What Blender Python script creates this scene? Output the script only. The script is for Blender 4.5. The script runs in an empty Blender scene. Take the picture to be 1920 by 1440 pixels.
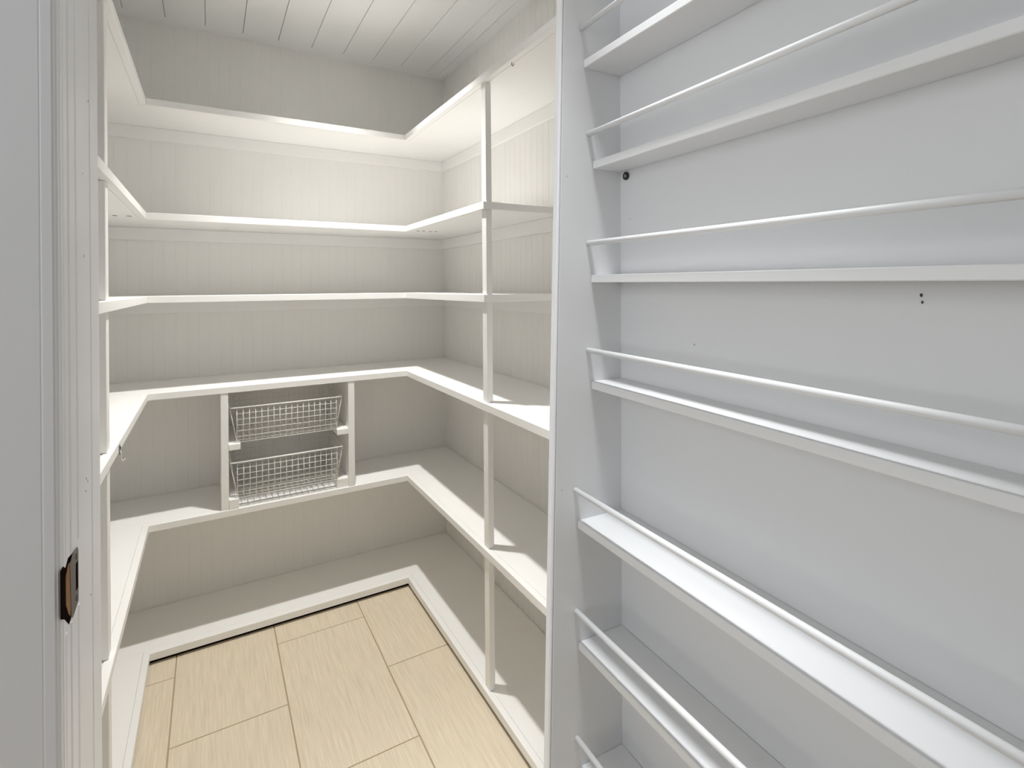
import bpy, bmesh, math, random
from mathutils import Vector, Matrix
random.seed(7)
S = bpy.context.scene
COL = S.collection
H0 = 1.248                     # camera height above the floor

# ------------------------------------------------------------------ camera
cam_d = bpy.data.cameras.new('camera')
cam = bpy.data.objects.new('camera', cam_d); COL.objects.link(cam)
cam_d.sensor_width = 36; cam_d.lens = 36*978.27/1920
cam_d.shift_y = -(720-536.58)/1920
cam_d.clip_start = .02
yaw, roll = .52390, -.007413
fw = Vector((math.sin(yaw), math.cos(yaw), 0)); rt = Vector((math.cos(yaw), -math.sin(yaw), 0)); up = Vector((0, 0, 1))
r_ = rt*math.cos(roll) + up*math.sin(roll); u_ = up*math.cos(roll) - rt*math.sin(roll)
M = Matrix((r_, u_, -fw)).transposed().to_4x4(); M.translation = Vector((-.9994, -2.4, H0))
cam.matrix_world = M
S.camera = cam

# ------------------------------------------------------------------ world, lights, exposure
S.view_settings.view_transform = 'Standard'
S.view_settings.look = 'None'
S.view_settings.gamma = 1
S.view_settings.use_curve_mapping = False
S.view_settings.exposure = 0.0
w = bpy.data.worlds.new('world'); S.world = w; w.use_nodes = True
bg = w.node_tree.nodes['Background']; bg.inputs[0].default_value = (.93, .97, 1, 1); bg.inputs[1].default_value = .3

def area(name, loc, rot, size, power, color, shape='DISK', size_y=None):
    d = bpy.data.lights.new(name, 'AREA'); d.shape = shape; d.size = size
    if size_y: d.size_y = size_y
    d.energy = power; d.color = color
    o = bpy.data.objects.new(name, d); o.location = loc; o.rotation_euler = rot; COL.objects.link(o); return o
PL = (-.615, -.695, 2.388)       # pantry ceiling lamp
HL = (-.55, -1.82, 2.395)      # hall ceiling lamp
def spot(name, loc, power, color, r, deg, blend):
    d = bpy.data.lights.new(name, 'SPOT'); d.energy = power; d.color = color; d.shadow_soft_size = r
    d.spot_size = math.radians(deg); d.spot_blend = blend
    o = bpy.data.objects.new(name, d); o.location = loc; COL.objects.link(o); return o
spot('pantry_lamp_light', PL, 110, (1, .982, .940), .032, 103, 1)
spot('hall_lamp_light', HL, 125, (.965, .985, 1), .07, 50, 1)
area('window_fill_light', (-2.56, -2.10, 1.55), (0, math.radians(-90), 0), 1.25, 15, (.94, .97, 1), 'RECTANGLE', .75)  # added fill light from the hall's left side, for the door rack
S.cycles.diffuse_bounces = 7; S.cycles.max_bounces = 10

# ------------------------------------------------------------------ materials
def nodes(name):
    m = bpy.data.materials.new(name); m.use_nodes = True
    nt = m.node_tree; return m, nt, nt.nodes['Principled BSDF']
def N(nt, t, **k):
    n = nt.nodes.new(t)
    for a, b in k.items():
        if hasattr(n, a): setattr(n, a, b)
        else: n.inputs[a].default_value = b
    return n
def paint(name, c, rough=.45, var=.02, bump=.02, scale=6):
    m, nt, b = nodes(name); L = nt.links
    tc = N(nt, 'ShaderNodeTexCoord'); ns = N(nt, 'ShaderNodeTexNoise'); ns.inputs['Scale'].default_value = scale; ns.inputs['Detail'].default_value = 4
    L.new(tc.outputs['Object'], ns.inputs['Vector'])
    mx = N(nt, 'ShaderNodeMix', data_type='RGBA')
    mx.inputs[6].default_value = (*[max(0, v-var) for v in c], 1); mx.inputs[7].default_value = (*[min(1, v+var) for v in c], 1)
    L.new(ns.outputs['Fac'], mx.inputs[0]); L.new(mx.outputs[2], b.inputs['Base Color'])
    b.inputs['Roughness'].default_value = rough
    n2 = N(nt, 'ShaderNodeTexNoise'); n2.inputs['Scale'].default_value = 90; n2.inputs['Detail'].default_value = 3
    L.new(tc.outputs['Object'], n2.inputs['Vector'])
    bp = N(nt, 'ShaderNodeBump'); bp.inputs['Strength'].default_value = bump*4; bp.inputs['Distance'].default_value = .001
    L.new(n2.outputs['Fac'], bp.inputs['Height']); L.new(bp.outputs[0], b.inputs['Normal'])
    return m
def plain(name, c, rough=.5, metal=0, emit=None, es=1):
    m, nt, b = nodes(name); b.inputs['Base Color'].default_value = (*c, 1); b.inputs['Roughness'].default_value = rough; b.inputs['Metallic'].default_value = metal
    if emit: b.inputs['Emission Color'].default_value = (*emit, 1); b.inputs['Emission Strength'].default_value = es
    return m
WALLP = paint('pantry_wall_paint', (.915, .906, .882), .5, .008, .02, 3)
SHELFP = paint('shelf_paint', (.94, .935, .922), .42, .012, .03, 5)
CEILP = paint('ceiling_paint', (.93, .935, .935), .55, .01, .02, 4)
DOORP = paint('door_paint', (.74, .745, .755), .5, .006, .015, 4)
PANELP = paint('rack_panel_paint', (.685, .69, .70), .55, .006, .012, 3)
TRIMP = paint('casing_paint', (.83, .835, .86), .4, .01, .02, 5)
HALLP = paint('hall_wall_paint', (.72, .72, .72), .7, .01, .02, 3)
WIREP = plain('white_coated_wire', (.84, .83, .80), .35)
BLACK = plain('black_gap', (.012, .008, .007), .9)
BRONZE = plain('dark_bronze', (.05, .048, .045), .38, .7)
BLACK.node_tree.nodes['Principled BSDF'].inputs['Specular IOR Level'].default_value = 0
STEEL = plain('worn_steel', (.36, .34, .31), .35, .85)
DARKST = plain('dark_plate_steel', (.17, .155, .145), .42, .6)
WOOD = plain('raw_wood', (.27, .13, .045), .8)
MARK = plain('dark_mark', (.06, .055, .05), .8)
GREYM = plain('grey_mark', (.42, .42, .42), .8)
GROUT = paint('grout', (.42, .34, .22), .9, .03, .05, 40)
GLOW = plain('lamp_glow', (1, 1, 1), .5, 0, (1, .95, .86), 6)
GLASS = plain('fill_window_glass', (1, 1, 1), .02); GLASS.node_tree.nodes['Principled BSDF'].inputs['Transmission Weight'].default_value = 1
def tilemat():
    m, nt, b = nodes('cream_streaked_tile'); L = nt.links
    tc = N(nt, 'ShaderNodeTexCoord'); oi = N(nt, 'ShaderNodeObjectInfo')
    ad = N(nt, 'ShaderNodeVectorMath', operation='ADD'); sc = N(nt, 'ShaderNodeVectorMath', operation='SCALE'); sc.inputs['Scale'].default_value = 31
    cb = N(nt, 'ShaderNodeCombineXYZ'); L.new(oi.outputs['Random'], cb.inputs[0]); L.new(oi.outputs['Random'], cb.inputs[1]); L.new(cb.outputs[0], sc.inputs[0])
    L.new(tc.outputs['Object'], ad.inputs[0]); L.new(sc.outputs[0], ad.inputs[1])
    mp = N(nt, 'ShaderNodeMapping'); mp.inputs['Scale'].default_value = (560, 14, 1); L.new(ad.outputs[0], mp.inputs[0])
    n1 = N(nt, 'ShaderNodeTexNoise'); n1.inputs['Scale'].default_value = 1; n1.inputs['Detail'].default_value = 5; n1.inputs['Distortion'].default_value = .25; L.new(mp.outputs[0], n1.inputs[0])
    mp2 = N(nt, 'ShaderNodeMapping'); mp2.inputs['Scale'].default_value = (190, 6, 1); L.new(ad.outputs[0], mp2.inputs[0])
    n2 = N(nt, 'ShaderNodeTexNoise'); n2.inputs['Scale'].default_value = 1; n2.inputs['Detail'].default_value = 3; L.new(mp2.outputs[0], n2.inputs[0])
    mu = N(nt, 'ShaderNodeMath', operation='ADD'); L.new(n1.outputs['Fac'], mu.inputs[0]); L.new(n2.outputs['Fac'], mu.inputs[1])
    rp = N(nt, 'ShaderNodeValToRGB'); L.new(mu.outputs[0], rp.inputs[0])
    mh = N(nt, 'ShaderNodeMath', operation='MULTIPLY'); mh.inputs[1].default_value = .5; L.new(mu.outputs[0], mh.inputs[0]); L.new(mh.outputs[0], rp.inputs[0])
    rp.color_ramp.elements[0].position = .34; rp.color_ramp.elements[0].color = (.66, .57, .435, 1)
    rp.color_ramp.elements[1].position = .60; rp.color_ramp.elements[1].color = (.80, .70, .55, 1)
    L.new(rp.outputs[0], b.inputs['Base Color']); b.inputs['Roughness'].default_value = .5
    bp = N(nt, 'ShaderNodeBump'); bp.inputs['Strength'].default_value = .15; bp.inputs['Distance'].default_value = .001
    L.new(n1.outputs['Fac'], bp.inputs['Height']); L.new(bp.outputs[0], b.inputs['Normal'])
    return m
TILE = tilemat()

# ------------------------------------------------------------------ helpers
def prism(bm, pts, z0, z1, axis='z', bevel=0):
    """extrude a polygon; axis names the extrusion axis. pts are the two other coordinates in order (x,y,z minus axis)"""
    def P(p, t):
        if axis == 'z': return (p[0], p[1], t)
        if axis == 'y': return (p[0], t, p[1])
        return (t, p[0], p[1])
    a = [bm.verts.new(P(p, z0)) for p in pts]; b = [bm.verts.new(P(p, z1)) for p in pts]
    fs = [bm.faces.new(a), bm.faces.new(b)]
    for i in range(len(pts)):
        j = (i+1) % len(pts); fs.append(bm.faces.new((a[i], a[j], b[j], b[i])))
    bmesh.ops.recalc_face_normals(bm, faces=fs)
    if bevel:
        es = list({e for f in fs for e in f.edges})
        bmesh.ops.bevel(bm, geom=es, offset=bevel, segments=1, affect='EDGES', profile=.5)
def box(bm, x0, x1, y0, y1, z0, z1, bevel=0):
    prism(bm, [(x0, y0), (x1, y0), (x1, y1), (x0, y1)], z0, z1, 'z', bevel)
def tube(bm, pts, r, seg=8, cap=True):
    pts = [Vector(p) for p in pts]; rings = []
    for i, p in enumerate(pts):
        d = (pts[min(i+1, len(pts)-1)]-pts[max(i-1, 0)]).normalized()
        a = d.orthogonal().normalized() if i == 0 else (pa - d*pa.dot(d)).normalized()
        pa = a; b = d.cross(a)
        rings.append([bm.verts.new(p + (a*math.cos(t)+b*math.sin(t))*r) for t in [2*math.pi*k/seg for k in range(seg)]])
    fs = []
    for q, s in zip(rings, rings[1:]):
        for k in range(seg):
            f = bm.faces.new((q[k], q[(k+1) % seg], s[(k+1) % seg], s[k])); f.smooth = True; fs.append(f)
    if cap: fs.append(bm.faces.new(rings[0][::-1])); fs.append(bm.faces.new(rings[-1]))
    bmesh.ops.recalc_face_normals(bm, faces=fs)
def obj(name, bm, mat, parent=None, label=None, cat=None, group=None, kind=None, loc=None):
    if isinstance(bm, bpy.types.Mesh): me = bm
    else:
        me = bpy.data.meshes.new(name); bm.to_mesh(me); bm.free(); me.materials.append(mat)
    o = bpy.data.objects.new(name, me); COL.objects.link(o)
    if parent: o.parent = parent
    if loc: o.location = loc
    tag(o, label, cat, group, kind); return o
def tag(o, label=None, cat=None, group=None, kind=None):
    if label: o['label'] = label
    if cat: o['category'] = cat
    if group: o['group'] = group
    if kind: o['kind'] = kind
    return o
def thing(name, loc=(0, 0, 0), **k):
    o = bpy.data.objects.new(name, None); o.empty_display_size = .05; o.location = loc; COL.objects.link(o); return tag(o, **k)
def ob(name, args, mat, parent=None, bevel=0, **k):
    """box object whose vertices are relative to the parent's location"""
    bm = bmesh.new(); box(bm, *args, bevel); return obj(name, bm, mat, parent, **k)

# ------------------------------------------------------------------ key dimensions
W = 1.48            # pantry width, right wall X=0, back wall Y=0
YI, YO, YR = -1.384, -1.60, -1.43   # inner and outer face of the front wall
ZC = 2.265
D = .3; DR = .2957; XL = -1.1817
T = .0231
ZS = [1.8812, 1.5014, 1.2237, .9001, .4634, .0391]
YP = -1.018
XJ = -1.15; XR = -.235
ZH = 1.97

# ------------------------------------------------------------------ structure: pantry walls with beadboard planks
def plank_mesh(w_, h, name, c, g):
    # cross-section in (along, depth): front at depth 0, back at -.012 ; wide face towards +depth
    bm = bmesh.new()
    prism(bm, [(0, -.012), (w_, -.012), (w_, -c), (w_-g, 0), (g, 0), (0, -c)], 0, h)
    me = bpy.data.meshes.new(name); bm.to_mesh(me); bm.free(); me.materials.append(WALLP); return me
PW = .038
pm = plank_mesh(PW, ZC, 'plank', .0007, .0013); pmr = plank_mesh(PW, ZC, 'plank', .0012, .0014)
wb = ob('wall_back', (-W-.12, .12, .0121, .13, 0, 2.6), WALLP, kind='structure')
x = -.508 + 14*PW
while x > -W-.001:
    x -= PW
    a, b = x, x+PW
    if a > -.001: continue
    o = obj('plank', pm, None, wb, loc=(x, random.uniform(-.0001, .0001), 0)); o.rotation_euler = (0, 0, 0); o.scale = (1, -1, 1)
wr = ob('wall_right', (.0121, .13, YR, .012, 0, 2.6), WALLP, kind='structure')
y = -.8512 + 23*PW
while y > YR+PW*.2:
    y -= PW
    if y > -.001: continue
    o = obj('plank', pmr, None, wr, loc=(random.uniform(-.0001, .0001), y, 0)); o.rotation_euler = (0, 0, math.pi/2)
wl = ob('wall_left', (-W-.13, -W-.0121, YI, .012, 0, 2.6), WALLP, kind='structure')
y = -PW*36
for i in range(36):
    o = obj('plank', pm, None, wl, loc=(-W+random.uniform(-.0001, .0001), -PW*i, 0)); o.rotation_euler = (0, 0, -math.pi/2)
# front wall with the doorway
wf = thing('wall_front', kind='structure')
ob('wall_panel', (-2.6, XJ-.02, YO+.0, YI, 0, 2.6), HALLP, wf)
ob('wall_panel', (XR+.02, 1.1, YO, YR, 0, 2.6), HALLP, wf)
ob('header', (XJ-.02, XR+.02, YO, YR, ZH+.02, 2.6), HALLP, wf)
# pantry ceiling
HXa, HXb, HYa, HYb = -.7514, -.4924, PL[1]-.105, PL[1]+.105      # hole for the recessed lamp
ce = thing('ceiling', kind='structure')
for a in ((-W-.01, HXa, YR, .01), (HXb, .01, YR, .01), (HXa, HXb, YR, HYa), (HXa, HXb, HYb, .01)):
    ob('ceiling_slab', (*a, ZC+.0125, ZC+.06), CEILP, ce)
def cplank(wd, ln, y0=None):
    bm = bmesh.new(); g = .0009
    prism(bm, [(g, .012), (wd-g, .012), (wd-g, .0015), (wd-g-.0006, 0), (g+.0006, 0), (g, .0015)], YR if y0 is None else y0, -ln, 'y')
    me = bpy.data.meshes.new('plank'); bm.to_mesh(me); bm.free(); me.materials.append(CEILP); return me
CP = .1295
cm = cplank(CP, .063)
x = -.1039
ec = cplank(.1039-.045, .063); obj('plank', ec, None, ce, loc=(-.1039, 0, ZC))
while x-CP > -W-.001:
    x -= CP; zz_ = ZC + random.uniform(0, .0004)
    if HXa-.01 < x < HXb-.01:
        obj('plank', cplank(CP, .063, HYb), None, ce, loc=(x, 0, zz_)); obj('plank', cplank(CP, -HYa), None, ce, loc=(x, 0, zz_))
    else: obj('plank', cm, None, ce, loc=(x, 0, zz_))
obj('plank', cplank(x+W, .063), None, ce, loc=(-W, 0, ZC))
ob('border_board', (-W, 0, -.0631, 0, ZC, ZC+.012), CEILP, ce)
ob('border_board', (-.045, 0, YR, -.0633, ZC-.0012, ZC+.012), CEILP, ce)
# floor with tiles
fl = ob('floor', (-2.6, 1.1, -4.4, .02, -.1, -.0015), GROUT, kind='structure')
TW, TL, GR = .3016, .6070, .0035
tmesh = {}
def tile(x0, x1, y0, y1):
    k = (round(x1-x0, 4), round(y1-y0, 4))
    if k not in tmesh:
        bm = bmesh.new(); b_ = .0008
        a, c = k
        lo = [bm.verts.new(p) for p in ((0, 0, -.006), (a, 0, -.006), (a, c, -.006), (0, c, -.006))]
        mi = [bm.verts.new(p) for p in ((0, 0, -b_), (a, 0, -b_), (a, c, -b_), (0, c, -b_))]
        tp = [bm.verts.new(p) for p in ((b_, b_, 0), (a-b_, b_, 0), (a-b_, c-b_, 0), (b_, c-b_, 0))]
        bm.faces.new(tp)
        for i in range(4):
            j = (i+1) % 4; bm.faces.new((lo[i], lo[j], mi[j], mi[i])); bm.faces.new((mi[i], mi[j], tp[j], tp[i]))
        me = bpy.data.meshes.new('tile'); bm.to_mesh(me); bm.free(); me.materials.append(TILE); tmesh[k] = me
    o = obj('tile', tmesh[k], None, fl, loc=(x0, y0, random.uniform(-.0002, 0)))
for rx0, rx1, ry0, ry1 in ((-W, 0, YR, 0), (XJ, XR, YO, YR), (-2.6, 1.1, -4.4, YO)):
    for i in range(-12, 8):
        cx0 = -.5035 + i*TW + GR/2; cx1 = cx0 + TW - GR
        off = -.402 if i % 2 == 1 else -.7055
        for j in range(-9, 4):
            cy0 = off + j*TL + GR/2; cy1 = cy0 + TL - GR
            a, b, c, d = max(cx0, rx0), min(cx1, rx1), max(cy0, ry0), min(cy1, ry1)
            if b-a > .004 and d-c > .004: tile(a, b, c, d)
# hall shell
hl = thing('wall_hall_left', kind='structure')
WY0, WY1, WZ0, WZ1 = -2.52, -1.68, .85, 2.2
for a in ((-2.72, -2.6, -4.4, WY0, 0, 2.6), (-2.72, -2.6, WY1, YO, 0, 2.6), (-2.72, -2.6, WY0, WY1, 0, WZ0), (-2.72, -2.6, WY0, WY1, WZ1, 2.6)):
    ob('wall_panel', a, HALLP, hl)
ob('wall_hall_right', (1.1, 1.22, -4.4, YO, 0, 2.6), HALLP, kind='structure')
ob('wall_hall_rear', (-2.6, 1.1, -4.5, -4.4, 0, 2.6), HALLP, kind='structure')
ob('ceiling_hall', (-2.6, 1.1, -4.4, YO, 2.44, 2.56), HALLP, kind='structure')
wd = thing('fill_window_1', kind='structure')  # unseen opening and frame, added to go with the fill light
for a in ((WY0, WY0+.05, WZ0, WZ1), (WY1-.05, WY1, WZ0, WZ1), (WY0+.05, WY1-.05, WZ0, WZ0+.05), (WY0+.05, WY1-.05, WZ1-.05, WZ1), ((WY0+WY1)/2-.02, (WY0+WY1)/2+.02, WZ0+.05, WZ1-.05)):
    ob('frame', (-2.68, -2.62, *a), TRIMP, wd)

# door frame: left jamb, casing, ribs, stop
j = thing('door_frame', kind='structure')
ob('jamb', (XJ-.02, XJ, YO-.012, YI, 0, ZH), TRIMP, j, .0012)
ob('jamb', (XR, XR+.02, YO-.012, YR, 0, ZH), TRIMP, j, .0012)
ob('head_jamb', (XJ-.02, XR+.02, YO-.012, YR, ZH, ZH+.02), TRIMP, j, .001)
for yy in (-1.4435,):
    bm = bmesh.new(); prism(bm, [(XJ, yy-.0012), (XJ+.0012, yy+.0008), (XJ+.0012, YI), (XJ, YI)], 0, ZH); obj('door_stop', bm, TRIMP, j)
def casing(m):
    bm = bmesh.new()
    def X(v): return v if m > 0 else (XR + (XJ - v))
    # plan of the moulded casing; front towards the camera
    pr = [(-1.2600, YO), (-1.2600, YO-.014), (-1.2570, YO-.018), (-1.1680, YO-.0180), (-1.1668, YO-.0177), (-1.1655, YO-.0180), (-1.1566, YO-.0180), (-1.1550, YO-.0172), (-1.1535, YO-.0172), (-1.1518, YO-.0160), (-1.1508, YO-.0135), (-1.1508, YO)]
    prism(bm, [(X(a), b) for a, b in pr], 0, ZH+.07)
    return obj('casing', bm, TRIMP, j)
casing(1); casing(-1)
for yy, rr_ in ((-1.5990, .0010), (-1.5742, .0016), (-1.5332, .0014)):
    for z0_, z1_ in ((0, H0-.4075), (H0-.3215, ZH)):
        bm = bmesh.new(); prism(bm, [(XJ, yy-.004), (XJ+rr_*.7, yy-.0022), (XJ+rr_, yy), (XJ+rr_*.7, yy+.0022), (XJ, yy+.004)], z0_, z1_)
        obj('rib', bm, TRIMP, j)
def speck(parent, X_, y_, z_, r, mat=MARK, name='nail_hole'):
    bm = bmesh.new(); n = 7
    prism(bm, [(y_+r*.6*math.cos(2*math.pi*k/n), z_+r*math.sin(2*math.pi*k/n)) for k in range(n)], X_-.001, X_+.0003, 'x'); return obj(name, bm, mat, parent)
for yy, zz, r, mt in ((-1.5301, .0781, .0028, MARK), (-1.4851, .0458, .0022, GREYM), (-1.4481, .2698, .0014, MARK), (-1.4881, .1588, .0012, GREYM), (-1.5682, -.2698, .0016, MARK),
                      (-1.4789, -.262, .0016, MARK), (-1.4830, -.278, .0014, MARK), (-1.4551, -.4347, .0013, MARK), (-1.47, -.268, .0012, MARK)):
    speck(j, XJ, yy, zz+H0, r, mt)

# open door
dr_ = thing('door_1', (-.2835, YO+.009, 0), kind='structure')
dr_.rotation_euler = (math.radians(.4), 0, math.radians(-1.9))
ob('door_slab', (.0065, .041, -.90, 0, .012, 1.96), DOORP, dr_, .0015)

# ------------------------------------------------------------------ U-shaped shelves
SL = [('top', 1), ('second', 2), ('third', 3), ('fourth', 4), ('fifth', 5), ('lowest', 6)]
labels = {1: 'topmost white painted shelf wrapping three pantry walls, seen from below',
          2: 'second white wraparound shelf from the top, with screw holes in its underside',
          3: 'third white wraparound shelf, seen edge-on at eye level',
          4: 'fourth white wraparound shelf from the top, directly above the wire baskets',
          5: 'fifth white wraparound shelf, carrying the wire baskets and their dividers',
          6: 'lowest white wraparound shelf just above the tiled floor'}
NB = .019; E = .0012; G = .0004
for k in range(1, 7):
    z = ZS[k-1]; z0 = z - T
    t = thing('wraparound_shelf', (0, 0, z0), label=labels[k], cat='shelf', group=None)
    ye = YP if k in (2, 3) else YR + .002
    yl = YI + .002
    # boards (relative z: 0..T)
    ob('back_board', (-W+E, -E, -D+NB, -E, 0, T-.0004), SHELFP, t, .0006)
    ob('right_board', (-DR+NB, -E, ye+(NB if k in (2, 3) else 0), -D+NB-G, 0, T-.0002), SHELFP, t, .0006)
    ob('left_board', (-W+E, XL-NB, yl, -D+NB-G, 0, T-.0003), SHELFP, t, .0006)
    # mitred nosings
    for nm, pts in (('nosing', [(XL, -D), (-DR, -D), (-DR+NB-G, -D+NB-G), (XL-NB+G, -D+NB-G)]),
                    ('nosing', [(-DR, -D-G), (-DR, ye), (-DR+NB-G, ye+(NB if k in (2, 3) else 0)), (-DR+NB-G, -D+NB-G)]),
                    ('nosing', [(XL, -D-G), (XL-NB+G, -D+NB-G), (XL-NB+G, yl), (XL, yl)])):
        bm = bmesh.new(); prism(bm, pts, 0 if k < 6 else -.002, T, 'z', .0012); obj(nm, bm, SHELFP, t)
    if k in (2, 3):
        bm = bmesh.new(); prism(bm, [(-DR+.0004, ye), (-E, ye), (-E, ye+NB-G), (-DR+NB, ye+NB-G)], 0, T, 'z', .0012); obj('end_trim', bm, SHELFP, t)
    if k < 4:
        ch = .047; ct = .013
        cy = ye + (.012 if k in (2, 3) else 0)
        ob('cleat', (-W+ct, -ct, -ct, -.0008, -ch, -.0004), SHELFP, t, .001)
        ob('cleat', (-ct, -.0008, cy, -E, -ch-.0005, -.0004), SHELFP, t, .001)
        ob('cleat', (-W+.0008, -W+ct, yl, -E, -ch, -.0004), SHELFP, t, .001)
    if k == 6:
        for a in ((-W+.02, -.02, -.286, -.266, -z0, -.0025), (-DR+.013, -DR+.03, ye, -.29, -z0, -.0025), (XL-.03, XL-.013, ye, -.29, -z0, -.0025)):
            ob('gap_shade_strip', a, BLACK, t)  # black strips put the shade under the lowest shelf into colour
    if k == 2:
        for x, y in ((-1.2577, -.3658), (-1.2206, -.3707), (-.2576, -.3467), (-.2381, -.3562), (-.205, -.349), (-.1852, -.3587)):
            bm = bmesh.new(); n = 10
            prism(bm, [(x+.0072*math.cos(2*math.pi*i/n), y+.0072*math.sin(2*math.pi*i/n)) for i in range(n)], -.0004, .003); obj('screw_hole', bm, MARK, t)
    if k == 1:
        bm = bmesh.new(); tube(bm, [(-.2905+.006, -1.1704, .002), (-.2845, -1.1704, -.008), (-.2845, -1.176, -.012), (-.2845, -1.182, -.009)], .0013, 6); obj('screw_hook', bm, STEEL, t)

# ------------------------------------------------------------------ posts
names5 = ['between the top and second shelves', 'between the second and third shelves', 'between the third and fourth shelves', 'between the fourth and fifth shelves', 'between the fifth and lowest shelves']
for k in range(5):
    z1_, z0_ = ZS[k]-T-.0003, ZS[k+1]+.0003
    h = z1_-z0_
    o = ob('shelf_post', (0, .0186, 0, .030, 0, h), SHELFP, bevel=.0012, loc=(-.2862, YP+.002, z0_),
           label='narrow white upright on the right, ' + names5[k], cat='post', group='upright posts at the shelf fronts')
    o = ob('shelf_post', (0, .0190, 0, .034, 0, h), SHELFP, bevel=.0012, loc=(XL-.0285, YP+.004, z0_),
           label='narrow white upright beside the left door jamb, ' + names5[k], cat='post', group='upright posts at the shelf fronts')

# ------------------------------------------------------------------ divider panels with basket runners
zt = ZS[3]-T-.0003; zb = ZS[4]+.0003
zr = H0-.7500; zr2 = H0-.5540
for x0, s, lab in ((-.9715, 1, 'white vertical divider board to the left of the wire baskets'), (-.5325, -1, 'white vertical divider board to the right of the wire baskets')):
    t = thing('divider_board', (x0, 0, zb), label=lab, cat='divider', group='basket dividers')
    ob('panel', (0, .0240, -.2975, -.0015, 0, zt-zb), SHELFP, t, .0012)
    a, b = ((.0243, .0615) if s > 0 else (-.0440, -.0003))
    ob('runner', (a, b, -.299, -.004, zr2-.0215-zb, zr2-zb), SHELFP, t, .001)
    ob('runner', (a, b-(.006 if s > 0 else 0), -.299 if s > 0 else -.292, -.004, 0.0002, zr-zb), SHELFP, t, .001)

# ------------------------------------------------------------------ wire baskets
def basket(ztop, zbot, lab, yf, fat=1.1):
    t = thing('wire_basket', (-.7485, 0, zbot), label=lab, cat='basket', group='wire baskets on the fifth shelf')
    hx, hb = .1945, .1722; yb = -.035; h = ztop-zbot
    rw, rr2 = .00125, .0022
    yfb = yf + .002; ybb = yb-.012
    # rim: rounded-corner loop; the front dips in to the front grid
    R = .012; pts = []
    for cx, cy, a0 in ((hx-R, yb-R, 0), (-hx+R, yb-R, 90), (-hx+R, yf+R, 180), (hx-R, yf+R, 270)):
        for i in range(5):
            a = math.radians(a0+i*22.5); pts.append((cx+R*math.cos(a), cy+R*math.sin(a), h))
    pts.append(pts[0])
    bm = bmesh.new(); tube(bm, pts, rr2, 8, False); obj('rim', bm, WIREP, t)
    # front grid
    nv = 18
    def grid(name, P, nu, nw, r=rw):
        bm = bmesh.new()
        for i in range(nu): tube(bm, [P(i/(nu-1), 0), P(i/(nu-1), .5), P(i/(nu-1), 1)], r, 6)
        for k_ in range(nw): tube(bm, [P(0, (k_)/(nw)), P(1, (k_)/(nw))], r, 6)
        return obj(name, bm, WIREP, t)
    grid('front_grid', lambda u, v: (-hb+2*hb*u, yf-.0015, h-.001-(h-.002)*(1-v)), nv, 6)
    grid('back_grid', lambda u, v: (-hb+2*hb*u, ybb+(yb-ybb)*v, .001+(h-.002)*v), nv, 6)
    for s in (-1, 1):
        grid('side_grid', lambda u, v: (s*(hb+(hx-hb)*v), (yf+.006)+(yb-yf-.012)*u, .001+(h-.002)*v), 12, 6)
    # bottom: long wires front to back, and cross wires
    bm = bmesh.new()
    for i in range(nv):
        x = -hb+2*hb*i/(nv-1); tube(bm, [(x, yf-.0015, .006), (x, yf+.006, .0012), (x, ybb, .0012)], rw, 6)
    for k_ in range(5):
        y = yf+.02+(ybb-yf-.02)*k_/4; tube(bm, [(-hb, y, .0030), (hb, y, .0030)], rw*1.2, 6)
    obj('bottom_grid', bm, WIREP, t)
    bm = bmesh.new(); tube(bm, [(-hb-.001, yf-.003, h), (hb+.001, yf-.003, h)], rr2*fat, 8); obj('front_rail', bm, WIREP, t)
    return t
basket(H0-.4290, zr2+.0003, 'upper white wire basket, pushed back on wooden runners above the other basket', -.286)
basket(H0-.6235, zr+.0003, 'lower white wire basket, sitting just above the fifth shelf in brighter light', -.292, 1.5)

# ------------------------------------------------------------------ small hook on the left run of the fourth shelf
t = thing('cup_hook', (XL+.0012, -.925, ZS[3]-.010), label='tiny metal hook on the front edge of the fourth shelf, left side', cat='hook')
ob('mounting_plate', (-.0008, .0008, -.006, .006, -.018, .004), STEEL, t, .0003)
bm = bmesh.new(); tube(bm, [(.001, 0, -.010), (.0025, 0, -.020), (.0030, 0, -.031), (.0050, .001, -.0340), (.0080, .002, -.0330), (.0095, .002, -.0300)], .0012, 8); obj('hook_wire', bm, WIREP, t)
bm = bmesh.new(); tube(bm, [(.0005, 0, -.003), (.0022, 0, -.003)], .0026, 8); obj('screw', bm, BRONZE, t)

# ------------------------------------------------------------------ door rack
rk = thing('door_rack', (-.2835, YO+.009, 0), label='tall white storage rack with narrow railed shelves on the open door', cat='rack')
rk.rotation_euler = dr_.rotation_euler
LEN = .86
def fx(z):   # front edge of the side boards, widening downwards
    return -.4250 + .2835 + (-.4596+.4250)*((.5369+H0)-z)/(.5369+.8896)
for y0 in (0.0, -LEN-.018):
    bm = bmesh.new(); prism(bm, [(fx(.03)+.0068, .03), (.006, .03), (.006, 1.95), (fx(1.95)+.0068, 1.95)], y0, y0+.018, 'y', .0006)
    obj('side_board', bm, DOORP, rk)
    bm = bmesh.new(); prism(bm, [(fx(.03), .03), (fx(.03)+.0066, .03), (fx(1.95)+.0066, 1.95), (fx(1.95), 1.95)], y0+.0004, y0+.0176, 'y', .0022)
    obj('edge_band', bm, TRIMP, rk)
ob('back_panel', (0, .006, -LEN, 0, .03, 1.95), PANELP, rk)
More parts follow.
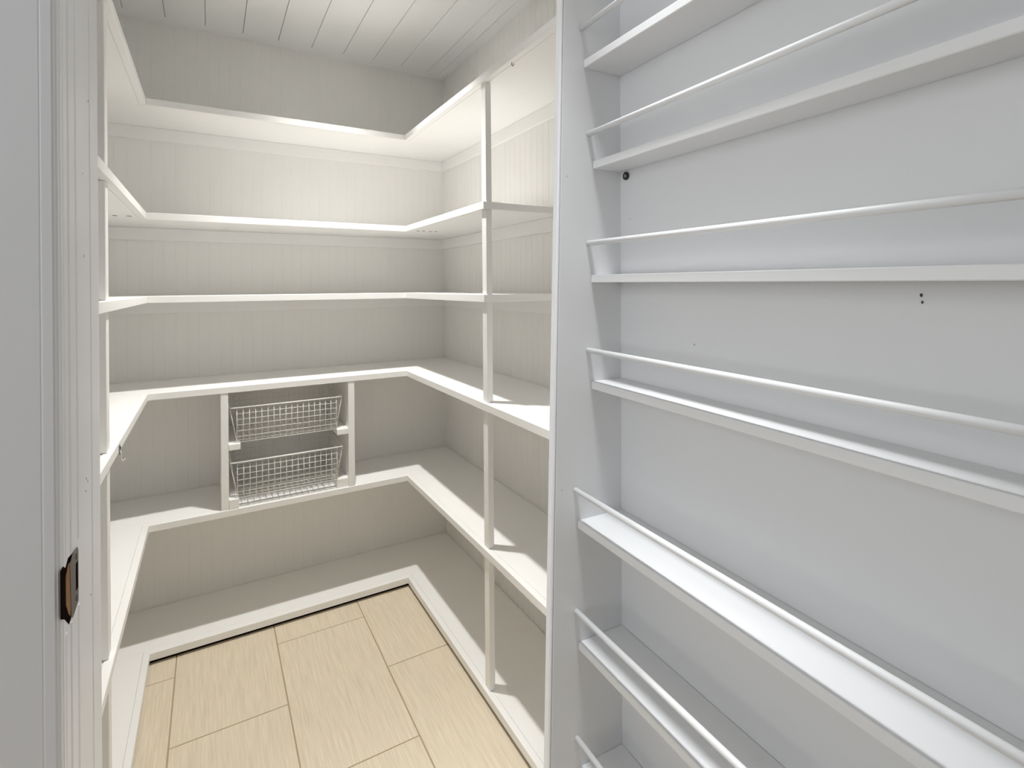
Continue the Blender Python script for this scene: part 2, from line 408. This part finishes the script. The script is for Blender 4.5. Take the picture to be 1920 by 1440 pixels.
# top z (relative to camera), front x, rod x, rod z
RS = [(.640, -.374, -.383, .6955), (.4350, -.3735, -.3816, .4973), (.2425, -.3528, -.3660, .2968), (.0212, -.3576, -.3673, .0851), (-.1860, -.3580, -.3690, -.1221),
      (-.4507, -.3916, -.3995, -.3885), (-.6856, -.3902, -.3990, -.6214), (-.9270, -.3890, -.3980, -.8667), (-1.17, -.3890, -.3980, -1.11)]
for zt_, xf, xr, zr_ in RS:
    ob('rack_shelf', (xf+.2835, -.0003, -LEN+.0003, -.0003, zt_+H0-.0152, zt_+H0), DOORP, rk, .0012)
    bm = bmesh.new(); tube(bm, [(xr+.2835+.0035, -.0005, zr_+H0-.003), (xr+.2835+.0035, -LEN+.0005, zr_+H0-.003)], .0052, 14); obj('guard_rod', bm, DOORP, rk)
# dark screw on the back panel and little marks
bm = bmesh.new(); tube(bm, [(-.0034, -.0185, .2206+H0-.004), (.001, -.0185, .2206+H0-.004)], .0080, 16); s_ = obj('screw', bm, BRONZE, rk)
bm = bmesh.new(); tube(bm, [(-.0046, -.0185, .2206+H0-.004), (-.003, -.0185, .2206+H0-.004)], .0034, 8); obj('screw_head', bm, STEEL, s_)
for yy, zz, r, mt in ((-.5205, -.010+H0, .0022, MARK), (-.5215, -.018+H0, .0017, MARK), (-.027, .1311+H0, .0012, GREYM), (-.19, -.1+H0, .0016, GREYM)):
    speck(rk, -.0002, yy, zz, r, mt)
for xx, zz in ((-.4132, .2074), (-.4272, -.3864)):
    bm = bmesh.new(); prism(bm, [(xx+.2835+.0011*math.cos(a), zz+H0+.0014*math.sin(a)) for a in [i*math.pi/3 for i in range(6)]], -.0003, .001, 'y'); obj('nail_hole', bm, GREYM, rk)

# ------------------------------------------------------------------ strike plate in the left jamb
t = thing('strike_plate', (XJ, 0, H0), label='worn dark metal strike plate in a chipped hole in the left jamb', cat='strike plate')
def jp(pts, x0, x1, mat, name, par=t):
    bm = bmesh.new(); prism(bm, pts, x0, x1, 'x'); return obj(name, bm, mat, par)
# outline in (y, z) on the jamb plane, z relative to the camera height
jp([(-1.6205, -.3245), (-1.6205, -.3790), (-1.6080, -.3860), (-1.5920, -.3990), (-1.5860, -.4040), (-1.5760, -.4020), (-1.5560, -.3800), (-1.5560, -.3290), (-1.5880, -.3230), (-1.6020, -.3290), (-1.6110, -.3230)], -.0010, .0003, BLACK, 'mortise')
jp([(-1.6030, -.3400), (-1.6030, -.3720), (-1.5910, -.3880), (-1.5830, -.3960), (-1.5800, -.3900), (-1.5800, -.3320), (-1.5900, -.3300)], .0003, .0008, WOOD, 'bare_wood')
pl_ = jp([(-1.5850, -.3330), (-1.5790, -.3980), (-1.5720, -.4040), (-1.5400, -.3990), (-1.5395, -.3340), (-1.5440, -.3290), (-1.5640, -.3265)], .0006, .0014, DARKST, 'plate')
jp([(-1.5545, -.3460), (-1.5545, -.3800), (-1.5450, -.3800), (-1.5450, -.3460)], .0012, .0017, BLACK, 'latch_hole', pl_)
for zz in (-.3380, -.3905):
    bm = bmesh.new(); tube(bm, [(.0012, -1.5510, zz), (.0020, -1.5510, zz)], .0040, 10); obj('screw', bm, BRONZE, pl_)

# ------------------------------------------------------------------ ceiling lamps (above the frame)
def lamp(loc, r, lab, zc):
    t = thing('ceiling_light', (loc[0], loc[1], zc), label=lab, cat='light')
    bm = bmesh.new(); n = 24
    def ring(rr, z): return [bm.verts.new((rr*math.cos(2*math.pi*i/n), rr*math.sin(2*math.pi*i/n), z)) for i in range(n)]
    h = loc[2]-zc
    rs = [ring(r+.03, -.0002), ring(r+.028, h+.004), ring(r+.006, h-.001), ring(r+.002, h+.002), ring(r+.002, -.0002)]
    for a, b in zip(rs, rs[1:]):
        for i in range(n): bm.faces.new((a[i], a[(i+1) % n], b[(i+1) % n], b[i]))
    bmesh.ops.recalc_face_normals(bm, faces=bm.faces[:]); obj('housing', bm, TRIMP, t)
    bm = bmesh.new(); prism(bm, [(r*math.cos(2*math.pi*i/n), r*math.sin(2*math.pi*i/n)) for i in range(n)], h+.003, h+.006); obj('diffuser', bm, GLOW, t)
t = thing('ceiling_light', (PL[0], PL[1], ZC), label='round recessed can light in the pantry ceiling, between its planks', cat='light')
def ringshape(name, prof, mat, n=32):
    bm = bmesh.new(); rs = [[bm.verts.new((r*math.cos(2*math.pi*i/n), r*math.sin(2*math.pi*i/n), z)) for i in range(n)] for r, z in prof]
    for a, b in zip(rs, rs[1:]):
        for i in range(n): bm.faces.new((a[i], a[(i+1) % n], b[(i+1) % n], b[i]))
    for f in bm.faces: f.smooth = True
    return obj(name, bm, mat, t)
ringshape('trim_ring', [(.100, .004), (.100, -.004), (.104, -.006), (.170, -.0015), (.172, .0)], CEILP)
ringshape('can', [(.100, .0), (.099, .12), (.085, .165), (.02, .175), (.0005, .175)], CEILP)
lamp(HL, .125, 'round flush ceiling light in the hall outside the pantry', 2.44)
